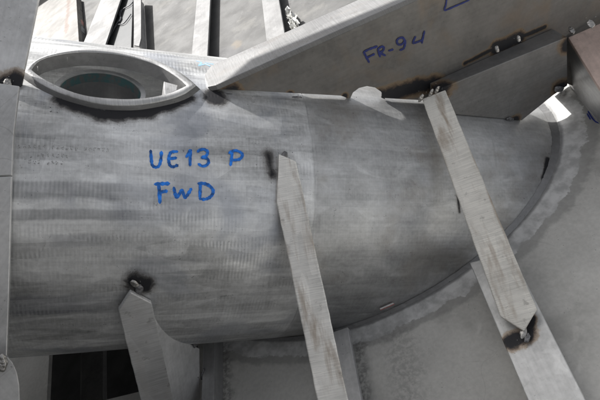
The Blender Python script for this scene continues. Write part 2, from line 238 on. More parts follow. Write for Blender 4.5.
def mat_pipe(name, spots):
    b = NB(name); U = b.uv; P = b.pos; u, v_, _ = b.sep(U)
    wob = b.noise(b.scale(U, (5, 14, 1)), 1, 3)
    US = b.vm('ADD', U, b.scale(b.comb(b.noise(P, 11, 2), b.noise(P, 13, 2)), (.02, .006, 0)))
    cellA = b.cellval(b.scale(US, (9, 62, 1)), 1)                 # grinder passes
    cellB = b.cellval(b.scale(b.vm('ADD', US, (.31, .17, 0)), (4.5, 26, 1)), 1)
    streak = b.noise(b.scale(U, (3.2, 150, 1)), 1, 5, .62)
    streak2 = b.noise(b.scale(U, (1.1, 42, 1)), 1, 4, .6)
    cloud = b.noise(P, 7, 5, .6); fine = b.noise(P, 150, 4, .6)
    after = b.step(u, .300, .312)                                # beyond the ring seam: plainer finish; mask also paints in girder shade
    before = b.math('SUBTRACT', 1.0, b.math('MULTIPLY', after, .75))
    ph = b.math('ADD', b.math('MULTIPLY', u, 2 * math.pi / .0058), b.math('MULTIPLY', b.noise(b.scale(U, (22, 12, 1)), 1, 3), 7.0))
    tick = b.math('SINE', ph)
    tm = b.math('MULTIPLY', b.step(cellB, .2, .7, .35, 1.0), b.step(b.noise(b.scale(U, (7, 34, 1)), 1, 4), .45, .62)); tm = b.math('MULTIPLY', tm, before)
    tick = b.math('MULTIPLY', tick, tm)
    val = b.math('ADD', b.step(cloud, .30, .70, .72, 1.18), b.step(streak, .3, .7, -.055, .055))
    val = b.math('ADD', val, b.step(streak2, .35, .65, -.06, .06))
    val = b.math('ADD', val, b.math('MULTIPLY', b.step(cellA, .0, 1, -.11, .08), before))
    val = b.math('ADD', val, b.math('MULTIPLY', b.step(cellB, .25, .85, .06, -.07), before))
    val = b.math('ADD', val, b.math('MULTIPLY', tick, .06)); val = b.math('ADD', val, b.step(fine, .3, .7, -.07, .07))
    grain = b.noise(b.scale(U, (620, 26, 1)), 1, 3, .6); val = b.math('ADD', val, b.step(grain, .3, .7, -.05, .05))
    scr_ = b.step(b.noise(b.scale(b.vm('ADD', US, (5, 2, 0)), (9, 420, 1)), 1, 2, .5), .66, .72); val = b.math('SUBTRACT', val, b.math('MULTIPLY', scr_, .13))
    # rubbed pale smears and dark pits
    sm = b.math('MULTIPLY', b.step(b.noise(b.vm('ADD', b.scale(U, (9, 22, 1)), (3, 1, 0)), 1, 4, .55, 1.4),   .50, .72), .24); val = b.math('ADD', val, sm)
    pit = b.math('MULTIPLY', b.step(b.noise(P, 260, 2), .66, .73), b.step(b.noise(P, 20, 3), .46, .62)); val = b.math('SUBTRACT', val, b.math('MULTIPLY', pit, .5))
    drip = b.math('MULTIPLY', b.step(b.noise(b.scale(U, (34, 5, 1)), 1, 3, .5, .6), .62, .68), b.step(b.noise(P, 6, 2), .5, .62)); val = b.math('SUBTRACT', val, b.math('MULTIPLY', drip, .10))
    val = b.math('MULTIPLY', val, b.math('SUBTRACT', 1.08, b.math('MULTIPLY', after, .36)))  # duller beyond the seam, darkened further for the girder's shade; left side lightened
    c = b.mix(1.0, (.62, .623, .62), b.grey(val), 'MULTIPLY')
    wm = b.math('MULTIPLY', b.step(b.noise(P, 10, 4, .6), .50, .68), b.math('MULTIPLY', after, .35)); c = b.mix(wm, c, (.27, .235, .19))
    # bluish smoke film
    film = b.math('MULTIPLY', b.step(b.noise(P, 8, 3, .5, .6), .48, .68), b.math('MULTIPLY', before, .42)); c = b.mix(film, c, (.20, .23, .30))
    # dark hatched passes and bluish scuffs on the left half
    bx = K['bandxt']
    for (p0, p1, hw, k_, tk_) in ((bx[0], bx[1], .014, .50, .18), (bx[2], bx[3], .009, .45, .1), (bx[4], bx[5], .011, .30, .0), (bx[6], bx[7], .009, .25, .0), (bx[8], bx[9], .022, .40, .0)):
        vy = b.math('ABSOLUTE', b.math('SUBTRACT', v_, b.math('ADD', (p0[1] + p1[1]) / 2 * R, b.math('MULTIPLY', b.math('SUBTRACT', b.noise(b.scale(U, (18, 4, 1)), 1, 3), .5), hw * 1.2))))
        ux = b.math('SUBTRACT', b.step(u, p0[0] - .03, p0[0]), b.step(b.math('ADD', u, b.math('MULTIPLY', b.noise(b.scale(U, (2, 120, 1)), 1, 2), .06)), p1[0], p1[0] + .05))
        k = b.math('MULTIPLY', b.step(vy, hw * .65, hw * 1.15, 1, 0), ux)
        k = b.math('MULTIPLY', k, b.step(b.noise(P, 24, 3), .25, .6, k_ * .6, k_))
        k = b.math('MULTIPLY', k, b.math('ADD', 1.0, b.math('MULTIPLY', b.math('SINE', ph), tk_)))
        c = b.mix(k, c, (.13, .135, .15) if tk_ else (.15, .16, .20))
    # ring seam ground flush
    sd_ = b.math('ABSOLUTE', b.math('SUBTRACT', u, b.math('ADD', .305, b.math('MULTIPLY', b.math('SUBTRACT', b.noise(P, 30, 2), .5), .006))))
    c = b.mix(b.math('MULTIPLY', b.step(sd_, .0006, .0020, .42, 0), b.step(b.noise(P, 18, 2), .4, .6, .35, 1)), c, (.12, .12, .12))
    c = b.mix(b.math('MULTIPLY', b.step(sd_, .004, .026, .34, 0), b.step(b.noise(P, 34, 3), .40, .58)), c, (.60, .60, .60))
    c, core = b.soot(c, spots, .18)
    m = b.math('MULTIPLY', b.math('SUBTRACT', 1.0, core), .66)
    r = b.math('ADD', b.step(cloud, .3, .7, .46, .36), b.math('MULTIPLY', cellA, .08)); r = b.math('ADD', r, b.math('MULTIPLY', core, .3))
    h = b.math('ADD', b.math('MULTIPLY', tick, .5), b.math('ADD', streak, b.math('MULTIPLY', fine, .6)))
    h = b.math('SUBTRACT', h, b.step(sd_, .0, .002, .4, 0))
    b.bump(h, .25, .0009)
    return b.done(c, r, m)

# ---------------------------------------------------------------- mesh helpers
col = scene.collection
def link(o): col.objects.link(o); return o
def thing(name, label, cat, base, group=None):
    o = bpy.data.objects.new(name, None); o.location = base; o.empty_display_size = .05
    o['label'] = label; o['category'] = cat
    if group: o['group'] = group
    return link(o)
def mesh(name, verts, faces, mat, parent=None, base=None, uv=None, smooth=False, bevel=0.0):
    base = Vector(parent.location) if parent and base is None else Vector(base or (0, 0, 0))
    if parent is not None and parent.parent is not None: base = Vector(parent.parent.location)
    me = bpy.data.meshes.new(name); me.from_pydata([tuple(Vector(v) - base) for v in verts], [], faces)
    if uv:
        d, w = Vector(uv[0]).normalized(), Vector(uv[1]).normalized(); n = d.cross(w)
        ul = me.uv_layers.new(name='UVMap')
        for lp in me.loops:
            p = Vector(verts[lp.vertex_index]); ul.data[lp.index].uv = (p.dot(d) + p.dot(n) * .3, p.dot(w) + p.dot(n) * .7)
    me.materials.append(mat); me.validate(); me.update()
    bm = bmesh.new(); bm.from_mesh(me); bmesh.ops.recalc_face_normals(bm, faces=bm.faces); bm.to_mesh(me); bm.free()
    if smooth: me.shade_smooth()
    o = link(bpy.data.objects.new(name, me))
    if parent is not None: o.parent = parent
    else: o.location = base
    if bevel:
        md = o.modifiers.new('bevel', 'BEVEL'); md.width = bevel; md.segments = 2; md.limit_method = 'ANGLE'; md.angle_limit = math.radians(30)
    return o
def tag(o, label, cat, group=None):
    o['label'] = label; o['category'] = cat
    if group: o['group'] = group
    return o
def prism(name, front, thick, mat, parent=None, base=None, d=None, bevel=.0012, back=None):
    """solid plate: outline on the front face and a thickness vector (or a back outline)"""
    front = [Vector(p) for p in front]; n = len(front)
    back = [Vector(p) for p in back] if back else [p + Vector(thick) for p in front]
    d = Vector(d) if d is not None else (front[1] - front[0]); nn = Vector((0, 0, 0))
    for i in range(n): nn += front[i].cross(front[(i + 1) % n])
    w = nn.normalized().cross(d.normalized())
    faces = [list(range(n)), list(range(2 * n - 1, n - 1, -1))] + [[i, (i + 1) % n, n + (i + 1) % n, n + i] for i in range(n)]
    return mesh(name, front + back, faces, mat, parent, base, uv=(d, w), bevel=bevel)
def box(name, c, ax, hs, mat, parent=None, base=None, bevel=.001, d=None):
    c = Vector(c); a, b_, e = [Vector(x).normalized() for x in ax]
    f = [c + a * sx * hs[0] + b_ * sy * hs[1] + e * hs[2] for sx, sy in ((-1, -1), (1, -1), (1, 1), (-1, 1))]
    return prism(name, f, e * (-2 * hs[2]), mat, parent, base, d=d or a, bevel=bevel)
def tack(name, p, nrm, mat, parent, r=.006, lobes=3, run=None):
    """a tack weld: a short uneven bead with ripples, melted flat into the plates, and a few spatter drops"""
    bm = bmesh.new(); nrm = Vector(nrm).normalized(); run = Vector(run).normalized() if run is not None else nrm.orthogonal().normalized()
    side = nrm.cross(run).normalized(); run = side.cross(nrm); L = r * (.75 + .42 * lobes); p = Vector(p); sd_ = Vector((p.x * 61, p.y * 47, p.z * 53))
    g = bmesh.ops.create_icosphere(bm, subdivisions=4, radius=1.0)['verts']
    for v in g:
        q = v.co.copy(); k = 1 + .24 * mnoise.noise(q * 1.3 + sd_) + .05 * mnoise.noise(q * 4.5 + sd_)
        rip = 1 + .13 * math.sin(q.x * L / r * 6.0 + q.y * q.y * 3)
        v.co = p + run * (q.x * L * k) + side * (q.y * r * .85 * k) + nrm * (q.z * r * .45 * k * rip)
    for i in range(4):
        c = p + run * random.uniform(-2.6, 2.6) * r + side * random.uniform(-2.2, 2.2) * r; s = r * random.uniform(.08, .17)
        for v in bmesh.ops.create_icosphere(bm, subdivisions=1, radius=s)['verts']: v.co += c - nrm * r * .1
    vs_ = [v.co.copy() for v in bm.verts]; bm.verts.index_update(); fs = [[v.index for v in f.verts] for f in bm.faces]; bm.free()
    return mesh(name, vs_, fs, mat, parent, smooth=True)
def catmull(pts, n=6, closed=False):
    out = []; m = len(pts)
    rng = m if closed else m - 1
    for i in range(rng):
        g = lambda k: pts[k % m] if closed else pts[max(0, min(m - 1, k))]
        p0, p1, p2, p3 = g(i - 1), g(i), g(i + 1), g(i + 2)
        for j in range(n):
            t = j / n
            out.append(tuple(.5 * (2 * b + (c - a) * t + (2 * a - 5 * b + 4 * c - d) * t * t + (3 * b - a - 3 * c + d) * t ** 3) for a, b, c, d in zip(p0, p1, p2, p3)))
    if not closed: out.append(tuple(pts[-1]))
    return out
def ink(name, strokes, width, normal, mat, parent, lift=0.0):
    """felt-marker strokes as thin ribbons that follow the surface"""
    verts, faces = [], []
    for s in strokes:
        pts = [Vector(p) for p in (catmull(s, 6) if len(s) > 2 else catmull(s, 8))]
        n = len(pts); i0 = len(verts)
        for i, p in enumerate(pts):
            t = (pts[min(i + 1, n - 1)] - pts[max(i - 1, 0)]).normalized()
            nn = normal(p) if callable(normal) else Vector(normal)
            sd = nn.cross(t).normalized()
            k = width * .5 * (1 + .30 * mnoise.noise(Vector((i * .45, len(verts) * .11, 1))) + .10 * math.sin(i * 1.7 + len(s))) * (.62 if i in (0, n - 1) else 1.0)
            q = p + nn * lift
            verts += [q + sd * k, q - sd * k]
        for i in range(n - 1): faces.append([i0 + 2 * i, i0 + 2 * i + 1, i0 + 2 * i + 3, i0 + 2 * i + 2])
        # round ends
        for e, i in ((0, 0), (1, n - 1)):
            t = (pts[1] - pts[0]).normalized() * -1 if e == 0 else (pts[-1] - pts[-2]).normalized()
            a, b_ = verts[i0 + 2 * i], verts[i0 + 2 * i + 1]; verts.append((a + b_) / 2 + t * width * .3); j = len(verts) - 1
            faces.append([i0 + 2 * i, i0 + 2 * i + 1, j])
        lift += .00003
    return mesh(name, verts, faces, mat, parent)
def tube(name, pts, r, mat, parent=None, base=None, seg=8):
    pts = [Vector(p) for p in pts]; verts, faces = [], []; n = len(pts)
    for i, p in enumerate(pts):
        t = (pts[min(i + 1, n - 1)] - pts[max(i - 1, 0)]).normalized(); a = t.orthogonal().normalized()
        a = (UP - t * UP.dot(t)).normalized() if abs(t.z) < .95 else a
        b_ = t.cross(a)
        for k in range(seg):
            an = 2 * math.pi * k / seg; verts.append(p + a * math.cos(an) * r + b_ * math.sin(an) * r)
    for i in range(n - 1):
        for k in range(seg): faces.append([i * seg + k, i * seg + (k + 1) % seg, (i + 1) * seg + (k + 1) % seg, (i + 1) * seg + k])
    faces.append(list(range(seg))); faces.append([(n - 1) * seg + k for k in range(seg)][::-1])
    return mesh(name, verts, faces, mat, parent, base, smooth=True)

# ---------------------------------------------------------------- materials
SX = V('s_x')
SP, SG, S2, SC, SL, SH = V('s_pipe'), V('s_gird'), V('s_p2'), V('s_C'), V('s_left'), V('s_hull')
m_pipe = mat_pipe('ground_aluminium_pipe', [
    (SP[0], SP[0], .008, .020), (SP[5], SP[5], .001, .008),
    (SX[2], SX[3], -.022, .013), (SP[7], SP[15], .006, .019), (SX[0], SX[1], -.006, .005), (SP[9], SP[10], .001, .013), (SP[10], SP[11], .002, .016), (SP[11], SP[12], .001, .013),  # includes the long brace's small shadow mark, painted in as a smear
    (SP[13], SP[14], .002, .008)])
m_girder = mat_plate('girder_plate_aluminium', .175, .46, .5, tint=(1, .965, .915), spots=[
    (SG[0], SG[1], .005, .020), (SG[1], SG[2], .007, .020), (SG[3], SG[3], .006, .018), (SG[4], SG[4], .002, .008), (SG[5], SG[5], .002, .008),
    (SG[6], SG[7], -.001, .006), (SG[7], SG[8], .010, .016), (SG[8], SG[9], -.001, .006)], stain=.5)
m_flange = mat_brushed('dressed_girder_edge', .21, .5, .1, stain=.10, period=.006)
m_p2 = mat_plate('doubler_plate_aluminium', .23, .46, .5, tint=(1, .99, .97), spots=[
    (S2[0], S2[1], .005, .015), (S2[2], S2[2], .008, .026), (S2[3], S2[3], .002, .012), (S2[4], S2[4], .005, .020), (S2[5], S2[6], .006, .018)], stain=.15)
m_p3 = mat_plate('frame_plate_aluminium', .27, .46, .5, spots=[(S2[6], S2[6], .008, .03), (S2[4], S2[4], .004, .018)], stain=.1)
m_pink = mat_plate('rust_dusted_edge', .60, .6, .2, tint=(1, .78, .68), stain=.5, speck=1.0, spots=[(S2[6], S2[6], .012, .034)])
m_bar = mat_brushed('dressed_flat_bar', .78, .45, .3, tint=(1, .98, .93), stain=.75)
m_bar2 = mat_brushed('dressed_flat_bar_dusty', .68, .48, .3, tint=(1, .97, .89), stain=.75)
m_bar3 = mat_brushed('dressed_flange_bar', .56, .46, .5, stain=.10)
m_C = mat_plate('stiffener_aluminium', .50, .42, .45, spots=[(SC[0], SC[1], .010, .015), (SC[1], SC[2], .002, .007)], tint=(1, 1, .98))
m_stiff = mat_plate('bright_stiffener_aluminium', .46, .42, .45)
m_left = mat_plate('edge_plate_aluminium', .55, .38, .6, spots=[(SL[0], SL[1], .009, .020)])
m_leftup = mat_plate('leaning_plate_aluminium', .62, .5, .35, spots=[(SL[0], SL[1], .009, .020)])
m_webl = mat_plate('bracket_web_aluminium', .62, .5, .3)
m_web = mat_plate('web_plate_aluminium', .38, .48, .5)
m_weld = mat_plain('weld_metal', (.36, .35, .335), .38, .9, .2, 300)
m_weldd = mat_plain('sooty_weld_metal', (.16, .16, .165), .45, .6, .4, 250)
m_inkb = mat_plain('blue_marker', (.008, .17, .66), .45, 0, .7, 110)
m_inkn = mat_plain('navy_marker', (.008, .020, .16), .5, 0, .3, 120)
m_inkp = mat_plain('pale_blue_marker', (.30, .50, .72), .5, 0, .2, 80)
m_rim = mat_brushed('dressed_collar_rim', .50, .40, .5, stain=.05, period=.005)
m_inner = mat_plate('dark_inner_wall', .30, .5, .5)
m_teal = mat_plain('teal_primer', (.05, .20, .20), .55, 0, .6, 90)
m_white = mat_plate('white_bar', .165, .65, .0)
m_rubber = mat_plain('cream_hose', (.50, .46, .38), .6, 0, .15, 60)
m_black = mat_plain('dark_cable', (.06, .065, .075), .5, 0, .2, 60)
m_red = mat_plain('red_strip', (.50, .16, .15), .5, 0, .3, 200)
m_wht = mat_plain('white_strip', (.72, .70, .68), .5, 0, .1, 200)
m_foil = mat_plain('crumpled_foil', (.62, .62, .60), .28, .6, .2, 80)
def rust_extra(b, c, r, m):
    q = V('b_rust'); k = b.step(b.seg(q[0], q[2], .05, 22), .001, .024, .75, 0); c = b.mix(k, c, (.10, .055, .035))
    k = b.step(b.seg(q[0], q[0], .04, 40), .008, .03, .8, 0); return b.mix(k, c, (.03, .018, .012)), r, m
m_beige = mat_plate('rusty_beige_panel', .15, .6, .05, tint=(1, .96, .90), extra=rust_extra)
m_dark = mat_plain('shade_dark', (.07, .07, .07), .8, 0, .3, 8)
m_ground = mat_plain('yard_concrete', (.22, .21, .20), .9, 0, .3, 6)

def hull_extra(b, c, r, m):
    P = b.pos
    ax = tuple(AX); t = b.vm('DOT_PRODUCT', P, ax)
    n = b.n.new('ShaderNodeVectorMath'); n.operation = 'SCALE'; n.inputs[0].default_value = ax; b.l.new(t, n.inputs['Scale'])
    rad = b.vm('LENGTH', b.vm('SUBTRACT', P, n.outputs[0]))
    jag = b.math('ADD', b.math('MULTIPLY', b.math('SUBTRACT', b.noise(P, 26, 4, .65), .5), .034), b.math('MULTIPLY', b.math('SUBTRACT', b.noise(P, 9, 2), .5), .02))
    e = b.math('ADD', rad, jag)
    jf = b.math('ADD', e, b.math('MULTIPLY', b.math('SUBTRACT', b.noise(P, 110, 3, .6), .5), .008))
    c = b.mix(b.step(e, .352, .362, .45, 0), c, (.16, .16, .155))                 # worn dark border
    c = b.mix(b.step(jf, .340, .3425, .85, 0), c, b.mix(b.step(b.noise(P, 34, 4, .6), .35, .65), (.40, .40, .395), (.66, .66, .65)))   # band ground clean for the weld
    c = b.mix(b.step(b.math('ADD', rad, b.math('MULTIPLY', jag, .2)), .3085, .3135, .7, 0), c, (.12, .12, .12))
    # grimy patches
    for p, q, r0, r1, k in ((SH[0], SH[1], .002, .026, .5), (SH[2], SH[3], .004, .030, .55), (SH[6], SH[7], .0, .06, .3), (SH[5], SH[5], .004, .02, .9)):
        g = b.step(b.seg(p, q, r1 * 1.3, 45), r0, r1, k, 0)
        g = b.math('MULTIPLY', g, b.step(b.noise(P, 120, 4, .65), .38, .60)); c = b.mix(g, c, (.06, .058, .055))
    BS = V('b_stain')
    c = b.mix(b.step(b.seg(BS[0], BS[1], .04, 30), .002, .03, .4, 0), c, (.16, .12, .07))
    c = b.mix(b.step(b.seg(BS[2], BS[3], .06, 25), .01, .05, .6, 0), c, (.045, .045, .05))
    g = b.math('MULTIPLY', b.step(b.noise(P, 5.5, 5, .65), .52, .68), .35); c = b.mix(g, c, (.17, .165, .15))
    return c, r, m
m_hull = mat_plate('hull_plate_aluminium', .50, .68, .05, tint=(1, .985, .93), speck=.9, extra=hull_extra, rolled=.0, cl=.4)

m_hull2 = mat_plate('sun_darkened_hull_copy', .07, .7, .0, tint=(1, .995, .98), speck=.9, extra=hull_extra, rolled=.0, cl=.5)  # same plating, colour darkened to hold down the strong sunlight at the rear

# ---------------------------------------------------------------- hull plating, ground below it
def struct(o): o['kind'] = 'structure'; return o
inn = [Vector((-.948, -.115, 0)), Vector((-.500, -.229, 0)), Vector((-.455, .32, 0)), Vector((-.990, .32, 0))]
out = [Vector((-5, -3, 0)), Vector((4, -3, 0)), Vector((4, .34, 0)), Vector((-5, .34, 0))]
vv = out + inn + [p - UP * .012 for p in inn]
ff = [[i, (i + 1) % 4, 4 + (i + 1) % 4, 4 + i] for i in range(4)] + [[4 + i, 4 + (i + 1) % 4, 8 + (i + 1) % 4, 8 + i] for i in range(4)]
struct(mesh('hull_floor', vv, ff, m_hull, uv=(FD, FN)))
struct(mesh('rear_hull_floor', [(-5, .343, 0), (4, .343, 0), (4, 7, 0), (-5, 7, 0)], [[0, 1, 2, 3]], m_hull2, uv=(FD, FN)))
g = 9.0
struct(mesh('ground', [(-g, -g, -.75), (g, -g, -.75), (g, g, -.75), (-g, g, -.75)], [[0, 1, 2, 3]], m_dark))  # concrete yard coloured dark, painting the shade seen through the cut-out

# ---------------------------------------------------------------- the duct pipe
duct = thing('duct_pipe', 'large ground aluminium duct pipe with blue handwriting, slanting into the hull plate', 'pipe', (0, 0, 0))
NH = M3 @ Vector((0, 0, 0))
hn = Vector((M3[2][0], M3[2][1], M3[2][2]))          # hull normal seen in the pipe frame
def x_hull(th, r=R, lift=0.0):
    # PF(x,..).z == lift
    y, z = -r * math.cos(th), r * math.sin(th)
    return (lift - EY.z * y - EZ.z * z) / AX.z + ORG.x
def contour(key, n=8):
    c = K[key]; h = 7   # two arcs that meet in points
    a = catmull(c[:h + 1], n); b_ = catmull(c[h:] + [c[0]], n)
    return a[:-1] + b_[:-1]
rim_o, rim_i = contour('rim_out'), contour('rim_in')
mid = [((a[0] + b_[0]) / 2, (a[1] + b_[1]) / 2) for a, b_ in zip(rim_o, rim_i)]
def inside(x, t, poly):
    r = False; j = len(poly) - 1
    for i in range(len(poly)):
        xi, yi = poly[i]; xj, yj = poly[j]
        if (yi > t) != (yj > t) and x < (xj - xi) * (t - yi) / (yj - yi) + xi: r = not r
        j = i
    return r
NT = 300; NX = 260; X0 = -.75
verts, uvs, faces = [], [], []
for i in range(NX + 1):
    for j in range(NT):
        th = -math.pi / 2 + 2 * math.pi * j / NT; x1 = x_hull(th) + .004
        s = i / NX; x = X0 + (x1 - X0) * s
        # faint out-of-round and hammer dents of a rolled plate
        q = CY(x, th, R); dr = .0012 * mnoise.noise(Vector((x * 5, th * 2.2, 0))) + .0004 * mnoise.noise(Vector((x * 22, th * 8, 3)))
        verts.append(CY(x, th, R + dr)); uvs.append((x, th * R))
for i in range(NX):
    for j in range(NT):
        k = (j + 1) % NT; a, b_, c, d = i * NT + j, i * NT + k, (i + 1) * NT + k, (i + 1) * NT + j
        mx = (uvs[a][0] + uvs[c][0] + uvs[b_][0] + uvs[d][0]) / 4; mt = (-math.pi / 2 + 2 * math.pi * (j + .5) / NT)
        if -.2 < mx < .16 and .9 < mt < 2.2 and inside(mx, mt, mid): continue
        faces.append([a, b_, c, d])
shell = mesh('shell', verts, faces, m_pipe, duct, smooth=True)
ul = shell.data.uv_layers.new(name='UVMap')
for pg in shell.data.polygons:
    ids = list(pg.vertices); wrap = any(v % NT == 0 for v in ids) and any(v % NT == NT - 1 for v in ids)
    for li in pg.loop_indices:
        vi = shell.data.loops[li].vertex_index; u, v_ = uvs[vi]
        if wrap and vi % NT == 0: v_ += 2 * math.pi * R
        ul.data[li].uv = (u, v_)
sol = shell.modifiers.new('wall', 'SOLIDIFY'); sol.thickness = .008; sol.offset = -1

# the collar of the pointed opening on top
H = .008; n = len(rim_o)
verts = []
cx = sum(p[0] for p in rim_i) / n; ct = sum(p[1] for p in rim_i) / n
rings = []
for pts, r, k in ((rim_o, R - .003, 1.085), (rim_o, R + .004, 1.03), (rim_o, R + H - .002, 1.0), (rim_o, R + H, .992), (rim_i, R + H, 1.01), (rim_i, R + H - .002, 1.0), (rim_i, R - .004, 1.0), (rim_i, R - .018, 1.0)):
    rings.append(len(verts))
    for i, (x, t) in enumerate(pts):
        wb = 1 + .004 * mnoise.noise(Vector((i * .6, r * 40, 2)))
        xx, tt = cx + (x - cx) * k * wb, ct + (t - ct) * k * wb
        if r < R - .1:   # walls drop straight down into the trunk, not towards the axis
            p0 = CY(xx, tt, R - .03); verts.append(p0 - EZ * .13)
        else: verts.append(CY(xx, tt, r))
def band(lo, hi):
    f = []
    for a, b_ in zip(rings[lo:hi], rings[lo + 1:hi + 1]):
        for i in range(n): f.append([a + i, a + (i + 1) % n, b_ + (i + 1) % n, b_ + i])
    return f
def ring_part(name, lo, hi, mat, parent):
    ids = sorted({v for f in band(lo, hi) for v in f}); mp = {v: i for i, v in enumerate(ids)}
    return mesh(name, [verts[v] for v in ids], [[mp[v] for v in f] for f in band(lo, hi)], mat, parent, uv=(AX, EY), smooth=True)
collar = ring_part('collar', 2, 5, m_rim, duct)
m_collar_out = mat_plate('sooty_collar_side', .16, .55, .4, speck=1.2)
ring_part('collar_side', 0, 2, m_collar_out, collar)
ring_part('collar_lip', 5, 7, m_inner, collar)
# a smaller tube end standing inside the trunk
ic = Vector((-.0408, -.022, .250)); ir = .070
ringv, ringf = [], []
NS = 64
prof = [(ir + .003, -.10), (ir + .003, 0), (ir - .005, .0), (ir - .005, -.022)]
for (rr, dz) in prof:
    for k in range(NS):
        a = 2 * math.pi * k / NS; ringv.append(PF(ic.x + rr * math.cos(a), ic.y + rr * 1.14 * math.sin(a), ic.z + dz))
for q in range(3):
    for k in range(NS): ringf.append([q * NS + k, q * NS + (k + 1) % NS, (q + 1) * NS + (k + 1) % NS, (q + 1) * NS + k])
inner = mesh('inner_tube', ringv, ringf, mat_plate('pale_tube_end', .75, .45, .2), duct, uv=(AX, EY), smooth=False)
def mat_tealband():
    b = NB('teal_marked_tube_wall'); P = b.pos
    k = b.step(b.noise(P, 70, 3, .6), .42, .58); c = b.mix(k, (.22, .23, .23), (.12, .25, .26)); return b.done(c, .5, .2)
m_tb = mat_tealband()
tv, tf = [], []
for rr, dz in ((ir - .0055, -.003), (ir - .0055, -.020), (ir - .007, -.15)):
    for k in range(NS):
        a = 2 * math.pi * k / NS; tv.append(PF(ic.x + rr * math.cos(a), ic.y + rr * 1.14 * math.sin(a), ic.z + dz))
for k in range(NS): tf.append([k, (k + 1) % NS, NS + (k + 1) % NS, NS + k])
mesh('primer_band', tv[:2 * NS], tf, m_tb, inner)
mesh('bore', tv[NS:], tf, m_inner, inner)
lg = V('lug')
lug = prism('lug', [p - EZ * .004 for p in lg], -EZ * .03 - AX * .002, m_rim, duct, d=AX, bevel=.0008)
# fillet weld to the hull
fv, ffc = [], []; T0, T1, TN = -1.2, 2.3, 420
for i in range(TN + 1):
    th = T0 + (T1 - T0) * i / TN; wbl = .7 * mnoise.noise(Vector((th * 26, 0, 5))) + .8 * mnoise.noise(Vector((th * 95, 0, 7))) + .6 * mnoise.noise(Vector((th * 230, 0, 2)))
    w = .0065 * (1 + .18 * wbl); x = x_hull(th)
    a = CY(x - w * 1.5, th, R + .0006); c = CY(x_hull(th, R + w), th, R + w); c.z = .0006
    m_ = (a + c) / 2; cor = CY(x, th, R); m_ = m_ + (cor - m_) * (.12 - .1 * wbl)
    fv += [a, m_, c]
for i in range(TN):
    for k in (0, 1): ffc.append([i * 3 + k, i * 3 + k + 1, i * 3 + k + 4, i * 3 + k + 3])
m_fillet = mat_plate('fillet_weld_metal', .24, .5, .5, speck=1.4)
mesh('fillet_weld', fv, ffc, m_fillet, duct, smooth=True)
radial = lambda p: (p - AX * p.dot(AX)).normalized()
for g_, lb, w_ in (((0, 1), 'blue letter U', .0047), ((1, 3), 'blue letter E', .0047), ((3, 4), 'blue digit 1', .0047), ((4, 5), 'blue digit 3', .0047), ((5, 7), 'blue letter P', .0047),
                   ((7, 10), 'blue letter F', .0054), ((10, 11), 'blue letter W', .0050), ((11, 13), 'blue letter D', .0050)):
    ink('marker_letter', K['pipe_text'][g_[0]:g_[1]], w_, radial, m_inkb, duct)['label'] = lb
ink('marker_scribble', K['blue_scribble'], .0035, radial, m_inkp, duct)
# stamped heat number: rows of small punch marks
m_punch = mat_plain('punch_mark', (.31, .31, .31), .6, .3, .2, 200)
def stamp(rows):
    vs_, fs = [], []
    for (xa, xb, t, n_) in rows:
        for i in range(n_):
            if random.random() < .12: continue
            x = xa + (xb - xa) * i / n_
            for _ in range(6):
                px, pt = x + random.uniform(-.0016, .0016), t + random.uniform(-.009, .009)
                i0 = len(vs_); s = .0005
                for a, b_ in ((-1, -1), (1, -1), (1, 1), (-1, 1)): vs_.append(CY(px + a * s, pt + b_ * s / R, R + .0016))
                fs.append([i0, i0 + 1, i0 + 2, i0 + 3])
    return vs_, fs
sx = K['stampxt']
sv, sf = stamp([(sx[0][0], sx[1][0], sx[0][1], 20), (sx[2][0], sx[3][0], sx[2][1], 7), (sx[4][0], sx[5][0], sx[4][1], 8)])
mesh('stamped_number', sv, sf, m_punch, duct)
# ---------------------------------------------------------------- girder with FR-94 on it
gn = Vector(K['girder_n'][0]); gp = V('girder')
girder = thing('girder', 'upright girder plate marked FR-94 with bright sloping top edge, standing on the pipe', 'girder', gp[3])
ge = V('girder_edge'); gd = (ge[1] - ge[0]).normalized()
prism('web', gp, gn * .004, m_girder, girder, d=gd)
gu = gd.cross(gn).normalized(); gu = gu if gu.z > 0 else -gu
tipc = [ge[0] + gn * .004, ge[0] + gd * .014 - gn * .0025, ge[1] - gn * .0025, ge[1] + gn * .072, ge[0] + gd * .02 + gn * .072, ge[0] + gn * .045]
prism('flange', [p + gu * .0105 for p in tipc], -gu * .010, m_flange, girder, d=gd, bevel=.0015)
for p in V('tack_girder'): tack('tack_weld', p, -gn, m_weldd, girder, .006, 3, AX)
for p in V('tack_seam'): tack('tack_weld', p, -gn + UP * .5, m_weld, girder, .0045, 2, gn.cross(gd))
for g_, lb in (((0, 3), 'navy letter F'), ((3, 5), 'navy letter R'), ((5, 6), 'navy dash'), ((6, 7), 'navy digit 9'), ((7, 9), 'navy digit 4')):
    ink('marker_letter', K['girder_text'][g_[0]:g_[1]], .0040, -gn, m_inkn, girder)['label'] = lb
ink('marker_corner', K['girder_text'][9:], .0032, -gn, m_inkn, girder)

p2, p2b = V('plate2'), V('plate2b')
doubler = thing('doubler_plate', 'grey plate with snipped corner below the girder seam, standing on the pipe', 'plate', p2[5])
prism('plate', p2, None, m_p2, doubler, d=(p2[-1] - p2[0]), back=p2b)
n2 = -gn
gs = V('sun_blocker'); prism('sun_blocker', [gs[0] + UP * .003, gs[1] + UP * .003, gs[2] + UP * .004, gs[3] + UP * .004], UP * .006, m_p2, doubler, d=AX, bevel=0)  # strip added edge-on behind the plate, only to stop sun leaking through
for p in V('tack_p2'): tack('tack_weld', p, n2, m_weldd, doubler, .005, 3, AX)
for p in V('tack_p23'): tack('tack_weld', p, n2, m_weldd, doubler, .008, 2, AX)

